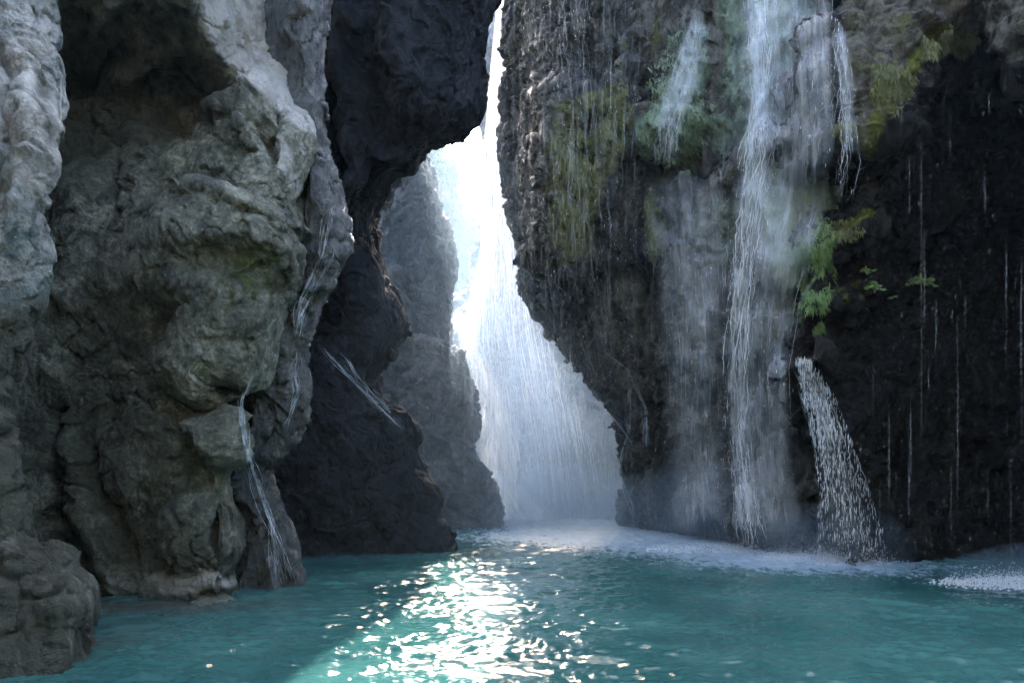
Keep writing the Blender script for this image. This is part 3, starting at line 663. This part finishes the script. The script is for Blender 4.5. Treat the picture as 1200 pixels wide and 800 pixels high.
W2 = empty('cascade', 'bright white cascade bouncing down the rocks at the left of the far waterfall', 'waterfall')
cl_L = [(526, 364), (530, 385), (541, 402), (552, 440), (556, 480), (560, 530), (566, 570), (556, 612)]
cl_R = [(548, 352), (552, 372), (572, 410), (590, 450), (608, 490), (622, 540), (640, 580), (676, 612)]
for k in range(2):
    sheet('water_sheet', [(x + 3 * k, y) for x, y in cl_L], [(x - 5 * k, y) for x, y in cl_R], lambda u, y, k=k: 27.4 - .9 * k - 2.2 * (y - 360) / 250 + .4 * math.sin(u * 6 + y * .03), mat_sheet('cascade_far_water', .95, 5, .7, (.9, .95, 1.0), .30, .54) if k == 0 else bpy.data.materials['cascade_far_water'], W2, 120, 40, (.25, .45, .05, .02), .3, 20 + k)
n = 900
yy = rng.uniform(380, 612, n); u = rng.beta(1.2, 1.8, n)
xx = np.interp(yy, [q[1] for q in cl_L], [q[0] for q in cl_L]) * (1 - u) + np.interp(yy, [q[1] for q in cl_R], [q[0] for q in cl_R]) * u
poly_mesh('droplets', *drops_arrays(at(xx, yy, rng.uniform(24.0, 25.6, n)), rng.uniform(.02, .07, n), rng.uniform(.008, .02, n)), M_foamy, W2)
settle(W2)

# --- clinging cascades on the right wall
def clinging(name, label, L, R, mat, seed, off=.06, strands=60, drops=200, fade=(.15, .15, .0, .03), rad_=(.004, .012), nv=150, nu=40, bead=.5, wig=.9, dl=(.010, .05)):
    W = empty(name, label, 'waterfall')
    M_s = M_drop if mat is M_casc else M_fine
    sheet('water_sheet', L, R, None, mat, W, nv, nu, fade, .04, seed, conform=off)
    if mat is M_film: sheet('water_sheet', [(x + 4, y) for x, y in L], [(x - 3, y) for x, y in R], None, mat, W, nv, nu, fade, .05, seed + 5, conform=off + .08)
    lines = []
    Ly, Lx, Rx = [q[1] for q in L], [q[0] for q in L], [q[0] for q in R]; Ry = [q[1] for q in R]
    for i in range(strands):
        y0 = rng.uniform(Ly[0], Ly[-1] - 30); y1 = min(Ly[-1], y0 + rng.exponential(28) + 8); u = rng.normal(.5, .24)
        n = max(5, int((y1 - y0) / 5)); ys = np.linspace(y0, y1, n)
        u_ = u + np.cumsum(rng.normal(0, wig, n)) / max(8, abs(Rx[0] - Lx[0]))
        xs = np.interp(ys, Ly, Lx) * (1 - u_) + np.interp(ys, Ry, Rx) * u_
        ds = np.array([ray_d(a, b) for a, b in zip(xs, ys)]); ds = np.minimum.accumulate(np.minimum(ds, np.median(ds) + .3)) - off - .03
        R_ = .6 * rng.uniform(*rad_) * np.clip(np.sin(np.linspace(.08, 3.06, n)), 0, 1) * rng.uniform(1 - bead, 1 + bead, n)
        lines.append((at(xs, ys, ds), R_))
    if lines: poly_mesh('water_strands', *strands_arrays(lines), M_s, W)
    yy = rng.uniform(Ly[0], Ly[-1], drops); u = rng.uniform(-.05, 1.05, drops)
    xx = np.interp(yy, Ly, Lx) * (1 - u) + np.interp(yy, Ry, Rx) * u
    ds = np.array([ray_d(a, b) for a, b in zip(xx, yy)]); ds = np.minimum(ds, np.median(ds) + .8) - off - rng.uniform(.05, .5, drops)
    poly_mesh('droplets', *drops_arrays(at(xx, yy, ds), rng.uniform(*dl, drops), rng.uniform(.003, .008, drops)), M_drop, W)
    settle(W); return W
clinging('waterfall', 'white ragged water strand tumbling down the middle of the right wall', [(866, -60), (872, 60), (880, 110), (868, 180), (858, 260), (852, 340), (848, 420), (850, 500), (856, 560), (860, 640)], [(900, -60), (906, 60), (904, 120), (912, 180), (900, 260), (886, 340), (878, 420), (876, 500), (884, 560), (900, 640)], M_casc, 31, .10, 420, 300, (.3, .35, .0, .04), rad_=(.004, .016))
clinging('waterfall', 'broad thin veil of water right of the white strand on the right wall', [(838, -60), (842, 60), (850, 200), (846, 330), (846, 450), (846, 560), (846, 645)], [(978, -60), (980, 40), (985, 150), (975, 240), (938, 350), (925, 430), (930, 540), (948, 648)], M_film, 33, .09, 200, 200, (.4, .12, .0, .05), rad_=(.003, .008), nu=64)
clinging('waterfall', 'slanting film of water sliding down the green mossy slab', [(806, 10), (790, 60), (770, 110), (765, 150), (764, 195)], [(830, 10), (832, 60), (822, 110), (800, 150), (790, 200)], M_film, 35, .05, 120, 40, (.3, .3, .15, .25), rad_=(.004, .011))
clinging('waterfall', 'faint veil of water falling beneath the green slab to the pool', [(740, 190), (748, 300), (765, 400), (772, 500), (775, 630)], [(860, 195), (872, 300), (866, 400), (862, 500), (866, 640)], M_film, 37, .10, 140, 120, (.4, .45, .2, .04), rad_=(.003, .008))
clinging('waterfall', 'broken splashing strand at the edge of the dark right cavern', [(932, 420), (940, 460), (955, 520), (962, 580), (958, 655)], [(946, 420), (975, 460), (998, 520), (1018, 580), (1042, 655)], mat_sheet('broken_water', .38, 12, 2.4, lo=.40, hi=.66), 39, .22, 90, 1100, (.2, .35, .0, .0), rad_=(.003, .010), bead=.8, wig=.35, dl=(.012, .085))
clinging('waterfall', 'narrow double trickle falling past the mossy corner left of the right cavern', [(972, 20), (978, 100), (985, 180), (980, 240)], [(990, 20), (1004, 100), (1006, 180), (996, 245)], M_film, 41, .12, 60, 40, (.4, .4, .1, .4), rad_=(.003, .009))
clinging('waterfall', 'thin curtain of drips over the brown rock at the left edge of the right wall', [(596, -60), (598, 100), (602, 240), (625, 360), (665, 450)], [(760, -60), (758, 100), (750, 240), (748, 360), (750, 450)], mat_sheet('drip_veil', .30, 9, .3, lo=.5, hi=.75), 43, .35, 260, 500, rad_=(.003, .009), bead=.3)

# --- bright strands: water trickles, and painted glints on the wet ribs and ridge
def streaks(label, paths, per=7, spread=3.0, r_=(.004, .010), off=.03, mat=None):
    mat = mat or M_rib; per = int(per * 2.2)
    lines = []
    for pts in paths:
        L = sum(math.dist(a, b) for a, b in zip(pts[:-1], pts[1:]))
        cum = np.concatenate([[0], np.cumsum([math.dist(a, b) for a, b in zip(pts[:-1], pts[1:])])]) / L
        for k in range(per):
            t0 = rng.uniform(0, .75); t1 = min(1, t0 + rng.uniform(.12, .6)); n = max(6, int((t1 - t0) * L / 4)); t = np.linspace(t0, t1, n)
            ph = rng.uniform(0, 6.28); o = rng.normal(0, spread) * (.5 + .5 * np.sin(t * 9 + ph)) + np.cumsum(rng.normal(0, .35, n))
            xs = np.interp(t, cum, [p[0] for p in pts]) + o; ys = np.interp(t, cum, [p[1] for p in pts]) + .3 * o
            ds = np.array([ray_d(a, b) for a, b in zip(xs, ys)]); md = np.median(ds); ds = np.where(ds > md + 1.2, md, ds) - off
            lines.append((at(xs, ys, ds), rng.uniform(*r_) * np.clip(np.sin(np.linspace(.08, 3.06, n)), 0, 1) * rng.uniform(.3, 1.5, n)))
    W = empty('trickle', label, 'water'); poly_mesh('water_strands', *strands_arrays(lines), mat or M_fine, W); settle(W)  # also holds the painted glint strands of flowstone and spur
streaks('thin bright strands as painted glints on the wet ribs of the flowstone sheet beside the left wall', [[(380, 215), (387, 250), (378, 300), (352, 350), (345, 395)], [(398, 285), (376, 325), (352, 370), (344, 398)], [(350, 402), (345, 440), (350, 460), (334, 505)], [(296, 432), (283, 470), (286, 520), (304, 580), (333, 650), (343, 688)], [(285, 480), (296, 550), (318, 610), (326, 688)]], 11, 5.0, (.0015, .0048))
streaks('pale strands as painted wet glints along the ridge of the black triangular spur', [[(375, 402), (408, 440), (448, 480), (476, 506)], [(400, 412), (424, 446), (456, 484)]], 12, 4.5, (.002, .009))
streaks('curling trickles on the dark lower edge of the right wall beside the gap', [[(690, 398), (735, 432), (757, 480), (757, 528)], [(740, 458), (739, 500), (726, 540), (728, 562), (742, 592), (742, 620)], [(702, 500), (722, 556), (740, 600), (744, 620)], [(700, 470), (728, 500), (740, 520)]], 9, 2.0, (.005, .012))
streaks('white water pouring over the little pale ledge where the broken strand begins', [[(934, 424), (946, 440), (956, 470), (962, 505)], [(942, 422), (960, 450), (976, 500)], [(930, 430), (944, 470), (958, 540)]], 10, 3.0, (.002, .008))
streaks('light trickles on the small ledge below the green algae at the right cavern edge', [[(935, 425), (950, 455), (958, 490), (962, 530)], [(945, 425), (965, 470), (972, 510)]], 8, 3.0, (.003, .007))
# --- free-falling drips in front of the walls
def drips(name, label, xr, yr, dr, count, beads, seed):
    lines = []
    for i in range(count):
        x = rng.uniform(*xr); y0 = rng.uniform(yr[0], yr[1] - 60); y1 = min(yr[1], y0 + rng.exponential(90) + 15); d = rng.uniform(*dr); n = 8
        ys = np.linspace(y0, y1, n); R_ = rng.uniform(.0025, .0065) * np.clip(np.sin(np.linspace(.1, 3.04, n)), 0, 1) * rng.uniform(.3, 1.4, n)
        lines.append((at(x + rng.normal(0, .25, n), ys, d), R_))
    W = empty(name, label, 'water')
    poly_mesh('water_strands', *strands_arrays(lines), M_thin, W)
    yy = rng.uniform(*yr, beads); xx = rng.uniform(*xr, beads)
    poly_mesh('droplets', *drops_arrays(at(xx, yy, rng.uniform(*dr, beads)), rng.uniform(.01, .05, beads), rng.uniform(.003, .006, beads)), M_thin, W)
    settle(W); return W
drips('dripping_water', 'sparse drips falling in front of the black right cavern', (1000, 1205), (90, 655), (10.9, 11.9), 30, 160, 1)
drips('dripping_water', 'long thin drips falling in front of the mossy brown rock', (600, 780), (-20, 600), (15.5, 18.0), 80, 500, 2)
drips('dripping_water', 'fine rain of drips in front of the hazy pillar and shoulder', (470, 600), (330, 600), (18.5, 21.5), 90, 500, 3)
drips('dripping_water', 'short string of bright drops beside the pale left buttress', (71, 77), (80, 170), (6.0, 6.2), 4, 10, 4)

# --- splashes where the water lands
def splash(label, cx, cyd, rx, ry, height, n, seed, flat=1.0):
    W = empty('splash', label, 'splash')
    a = rng.uniform(0, 2 * math.pi, n); r = np.sqrt(rng.random(n))
    x = cx + rx * r * np.cos(a); y = cyd + ry * r * np.sin(a); z = .02 + rng.exponential(height, n) * (1 - .6 * r)
    poly_mesh('droplets', *drops_arrays(np.stack([x, y, z], 1), rng.uniform(.004, .016, n), rng.uniform(.003, .009, n), rng.normal(0, .6, n)), M_foamy, W)
    k = n // 7      # low froth lying on the water
    a = rng.uniform(0, 2 * math.pi, k); r = np.sqrt(rng.random(k)) * 1.15
    poly_mesh('froth', *drops_arrays(np.stack([cx + rx * r * np.cos(a), cyd + ry * 1.2 * r * np.sin(a), .015 + rng.exponential(.015, k)], 1), rng.uniform(.006, .02, k), rng.uniform(.010, .028, k)), M_foamy, W)
    settle(W)
splash('white splash in the pool at the right margin under the cavern', 7.75, 10.6, 1.5, .5, .09, 5200, 1)
splash('splash at the foot of the broken strand by the right cavern', 5.8, 13.5, 1.2, .6, .13, 3000, 2)
splash('low churn of spray at the foot of the right wall cascades', 4.6, 15.4, 1.8, .7, .08, 2600, 3)
splash('spray thrown up at the foot of the far waterfall', 1.4, 23.0, 2.8, 1.2, .25, 3500, 4)

# ------------------------------------------------------------------ plants
def leaf_mat(name, a, b):
    m = N(name); g = m.n('NewGeometry').outputs['Position']
    bs = m.n('BsdfPrincipled'); m.l(m.mix(m.noise(g, 12, 3), a, b), bs.inputs['Base Color']); bs.inputs['Roughness'].default_value = .5
    tl = m.n('BsdfTranslucent'); tl.inputs[0].default_value = (*b, 1)
    mx = m.n('MixShader'); mx.inputs[0].default_value = .3; m.l(bs.outputs[0], mx.inputs[1]); m.l(tl.outputs[0], mx.inputs[2]); m.l(mx.outputs[0], m.out.inputs[0]); return m.m
M_leaf = leaf_mat('fresh_leaf', (.10, .17, .05), (.20, .30, .10))
M_moss = leaf_mat('moss_tuft', (.055, .06, .015), (.20, .20, .05))
M_stem = leaf_mat('stem', (.05, .06, .02), (.08, .08, .03))
M_treeleaf = leaf_mat('tree_leaf', (.05, .08, .02), (.10, .12, .04))
def plant(px, py, size, nleaf, label):
    d = ray_d(px, py) - .05; b = at(px, py, d)
    W = empty('fern_plant', label, 'plant', 'small plants growing on the right cavern wall')
    V, T, lines = [], [], []
    for i in range(nleaf):
        a = rng.uniform(-.3, math.pi + .3); L = size * rng.uniform(.5, 1.0)
        tip = b + np.array([math.cos(a) * L, -rng.uniform(.1, .5) * size, math.sin(a) * L * .6])
        t = np.linspace(0, 1, 5)[:, None]; path = b * (1 - t) + tip * t; path[:, 2] += .25 * size * np.sin(t[:, 0] * 3.14)
        lines.append((path, size * .02 * np.array([1.2, 1, .8, .6, .4])))
        # a lobed leaf: five leaflets, each folded along its rib
        for q in range(5):
            f = .45 + .14 * q; c = path[int(f * 4.2) if f < .95 else 4] if q < 4 else path[4]
            sgn = (-1) ** q; dirv = np.array([sgn * rng.uniform(.5, 1), -.25, rng.uniform(-.5, .3)]); dirv /= np.linalg.norm(dirv)
            if q == 4: dirv = (tip - b) / np.linalg.norm(tip - b)
            s = size * rng.uniform(.34, .52); side = np.cross(dirv, [0, -1, .25]); side /= np.linalg.norm(side) + 1e-9
            k = sum(len(v) for v in V)
            V.append(np.array([c, c + dirv * s * .35 + side * s * .26 + [0, -.1 * s, 0], c + dirv * s * .8 + side * s * .16, c + dirv * s * 1.05 + [0, 0, -.12 * s], c + dirv * s * .8 - side * s * .16, c + dirv * s * .35 - side * s * .26 + [0, -.1 * s, 0], c + dirv * s * .55 + [0, .06 * s, 0]]))
            T += [(k, k + 1, k + 6), (k + 1, k + 2, k + 6), (k + 2, k + 3, k + 6), (k + 3, k + 4, k + 6), (k + 4, k + 5, k + 6), (k + 5, k, k + 6)]
    poly_mesh('leaves', np.concatenate(V), np.array(T), M_leaf, W); poly_mesh('stems', *strands_arrays(lines), M_stem, W); settle(W)
plant(1076, 334, .26, 9, 'brightest small green leafy plant alone on the black cavern wall')
plant(1015, 322, .16, 5, 'topmost small leafy plant left of the brightest one, on the cavern wall')
plant(1022, 340, .18, 7, 'dim leafy plant on the ledge left of the brightest plant')
plant(1040, 352, .16, 6, 'lowest small leafy plant, just below left of the brightest plant')
def moss_clump(px, py, rx, ry, n, label, length=.10, mat=None):
    V, T = [], []; k = 0
    for i in range(n):
        a, r = rng.uniform(0, 6.28), rng.random() ** .5 * 1.25; x, y = px + rx * r * math.cos(a), py + ry * r * math.sin(a)
        d = ray_d(x, y)
        if d > 60: continue
        c = at(x, y, d - .01); L = length * rng.uniform(.4, 1.2); w_ = .008 * rng.uniform(.6, 1.6) * (d / 12)
        if noise.noise(Vector(c * 1.7)) + .6 * noise.noise(Vector(c * 5.1)) + .45 - r ** 3 * .9 < .12: continue; pass
        e = np.array([rng.normal(0, .22), -rng.uniform(.1, .5), -rng.uniform(.5, 1.0)]); e /= np.linalg.norm(e)
        s = np.array([rng.normal(), rng.normal() * .4, rng.normal() * .3]); s /= np.linalg.norm(s)
        V += [c - s * w_, c + s * w_, c + e * L * .6 + s * w_ * .7 + [0, 0, .01], c + e * L + [0, 0, -.02], c + e * L * .6 - s * w_ * .7 + [0, 0, .01]]
        T += [(k, k + 1, k + 2), (k, k + 2, k + 4), (k + 4, k + 2, k + 3)]; k += 5
    o = poly_mesh('moss', np.array(V), np.array(T), mat or M_moss); tag(o, label, 'moss', 'moss growing on the wet right walls', 'stuff')
moss_clump(672, 220, 30, 90, 8500, 'olive moss blanket hanging on the brown rock of the right wall', .16)
moss_clump(718, 140, 24, 38, 3200, 'rounded moss cushion left of the green slab', .14)
moss_clump(766, 262, 14, 45, 1200, 'narrow hanging moss tongue below the green slab', .14)
moss_clump(1105, 52, 48, 20, 4200, 'bright moss on the brow of the black right cavern', .10)
moss_clump(1045, 105, 28, 40, 3600, 'moss sloping down the left end of the cavern brow', .10)
moss_clump(992, 150, 15, 14, 900, 'small moss tuft beside the double trickle', .11)
moss_clump(985, 270, 34, 14, 1200, 'moss on the low ledge at the left of the cavern', .09)
M_algae = leaf_mat('algae_threads', (.08, .15, .04), (.22, .33, .10))
moss_clump(952, 300, 30, 96, 9000, 'bright green algae sheet beside the broad veil of water', .14, M_algae)

moss_clump(795, 125, 46, 92, 8000, 'grey green algae covering the slanting slab under its film of water', .12, leaf_mat('slab_algae', (.12, .18, .09), (.28, .36, .22)))
# a few pale trees on the far slope
def tree(px, py, d, h_, label):
    W = empty('tree', label, 'tree', 'hazy trees on the far slope'); b = at(px, py, d)
    t = np.linspace(0, 1, 6)[:, None]; path = b + t * np.array([.1 * h_, 0, h_ * .7]) + np.sin(t * 4) * np.array([.04 * h_, 0, 0])
    lines = [(path, h_ * .03 * (1.1 - t[:, 0] * .8))]; cl = []
    for i in range(7):
        s = path[2 + i % 4]; e = s + np.array([rng.normal(0, .28), rng.normal(0, .28), rng.uniform(.1, .35)]) * h_
        lines.append((s * (1 - t) + e * t, h_ * .012 * (1.1 - t[:, 0]))); cl.append(e)
    poly_mesh('trunk', *strands_arrays(lines), M_stem, W)
    n = 1500; c = np.array(cl)[rng.integers(0, len(cl), n)] + rng.normal(0, .09 * h_, (n, 3)); s = .028 * h_
    q = rng.normal(0, s, (n, 3, 3)); poly_mesh('crown', (c[:, None] + q).reshape(-1, 3), np.arange(n * 3).reshape(-1, 3), M_treeleaf, W); settle(W)
tree(512, 236, 62, 4.6, 'pale hazy tree highest on the far slope beside the pillar')
tree(524, 258, 61, 4.2, 'hazy tree in the middle of the far slope')
tree(538, 275, 60, 3.0, 'small hazy tree lowest on the far slope')

# ------------------------------------------------------------------ air and mist
def volume_mat(name, dens, col=(.58, .79, 1.0), ani=.35):
    m = N(name); v = m.n('VolumePrincipled'); v.inputs['Density'].default_value = dens; v.inputs['Color'].default_value = (*col, 1); v.inputs['Anisotropy'].default_value = ani
    m.l(v.outputs[0], m.out.inputs['Volume']); return m.m
def box(name, lo, hi, mat):
    V = [(x, y, z) for x in (lo[0], hi[0]) for y in (lo[1], hi[1]) for z in (lo[2], hi[2])]
    Fc = [(0, 1, 3, 2), (4, 6, 7, 5), (0, 4, 5, 1), (2, 3, 7, 6), (0, 2, 6, 4), (1, 5, 7, 3)]
    return poly_mesh(name, V, Fc, mat)
HAZE = True
if HAZE:
    o = box('haze', (-155, -135, -3.4), (155, 175, 45), volume_mat('haze_air', .0004, ani=.3)); tag(o, 'thin blue haze in the gorge air', 'haze', kind='stuff')
def mist(label, c, r, dens, ani=.4):
    nu_, nv_ = 32, 20
    a, b = np.meshgrid(np.linspace(0, 2 * math.pi, nu_ + 1), np.linspace(0, math.pi, nv_)); a = a[:, :]
    G = np.stack([np.cos(a) * np.sin(b) * r[0], np.sin(a) * np.sin(b) * r[1], np.cos(b) * r[2]], -1) + np.array(c)
    nv2, nu2 = G.shape[:2]; V = G[:, :-1].reshape(-1, 3); idx = np.arange(nv2 * (nu2 - 1)).reshape(nv2, nu2 - 1)
    j = (np.arange(nu2 - 1) + 1) % (nu2 - 1)
    q = np.stack([idx[:-1], idx[1:], idx[1:][:, j], idx[:-1][:, j]], -1).reshape(-1, 4)
    o = poly_mesh('mist', V, q, volume_mat('mist_air', dens, ani=ani), smooth=True); tag(o, label, 'mist', kind='stuff')
mist('blue mist hanging round the far waterfall', (.2, 24.5, 4), (5.6, 5.5, 9.5), .022, .1)
mist('high thin mist billowing over the foot of the far waterfall', (.9, 24.3, .6), (5.0, 4.0, 5.6), .030, .2)
mist('white mist rising from the foot of the far waterfall', (1.3, 24.0, .3), (4.2, 3.5, 3.6), .040, .2)
mist('dense low mist lying on the water under the far waterfall', (1.5, 23.6, .1), (3.8, 3.2, 1.9), .065, .2)
mist('sunlit blue mist in the gorge beyond the far waterfall', (-3, 50, 8), (13, 9, 24), .0025, .3)
mist('spray haze over the splash at the right margin', (8.0, 10.7, .1), (1.8, .7, .55), .12, .2)
mist('spray haze round the foot of the broken strand', (5.8, 13.4, .2), (1.5, .8, .9), .10, .2)
mist('light mist along the foot of the right wall', (4.6, 16.2, .3), (3.4, 1.6, 1.6), .05, .3)

for o_ in list(S.objects):
    if o_.parent is not None and o_.name.split('.')[0] in ('droplets', 'water_strands', 'froth', 'leaves'): 
        if o_.name.split('.')[0] != 'leaves': o_['kind'] = 'stuff'
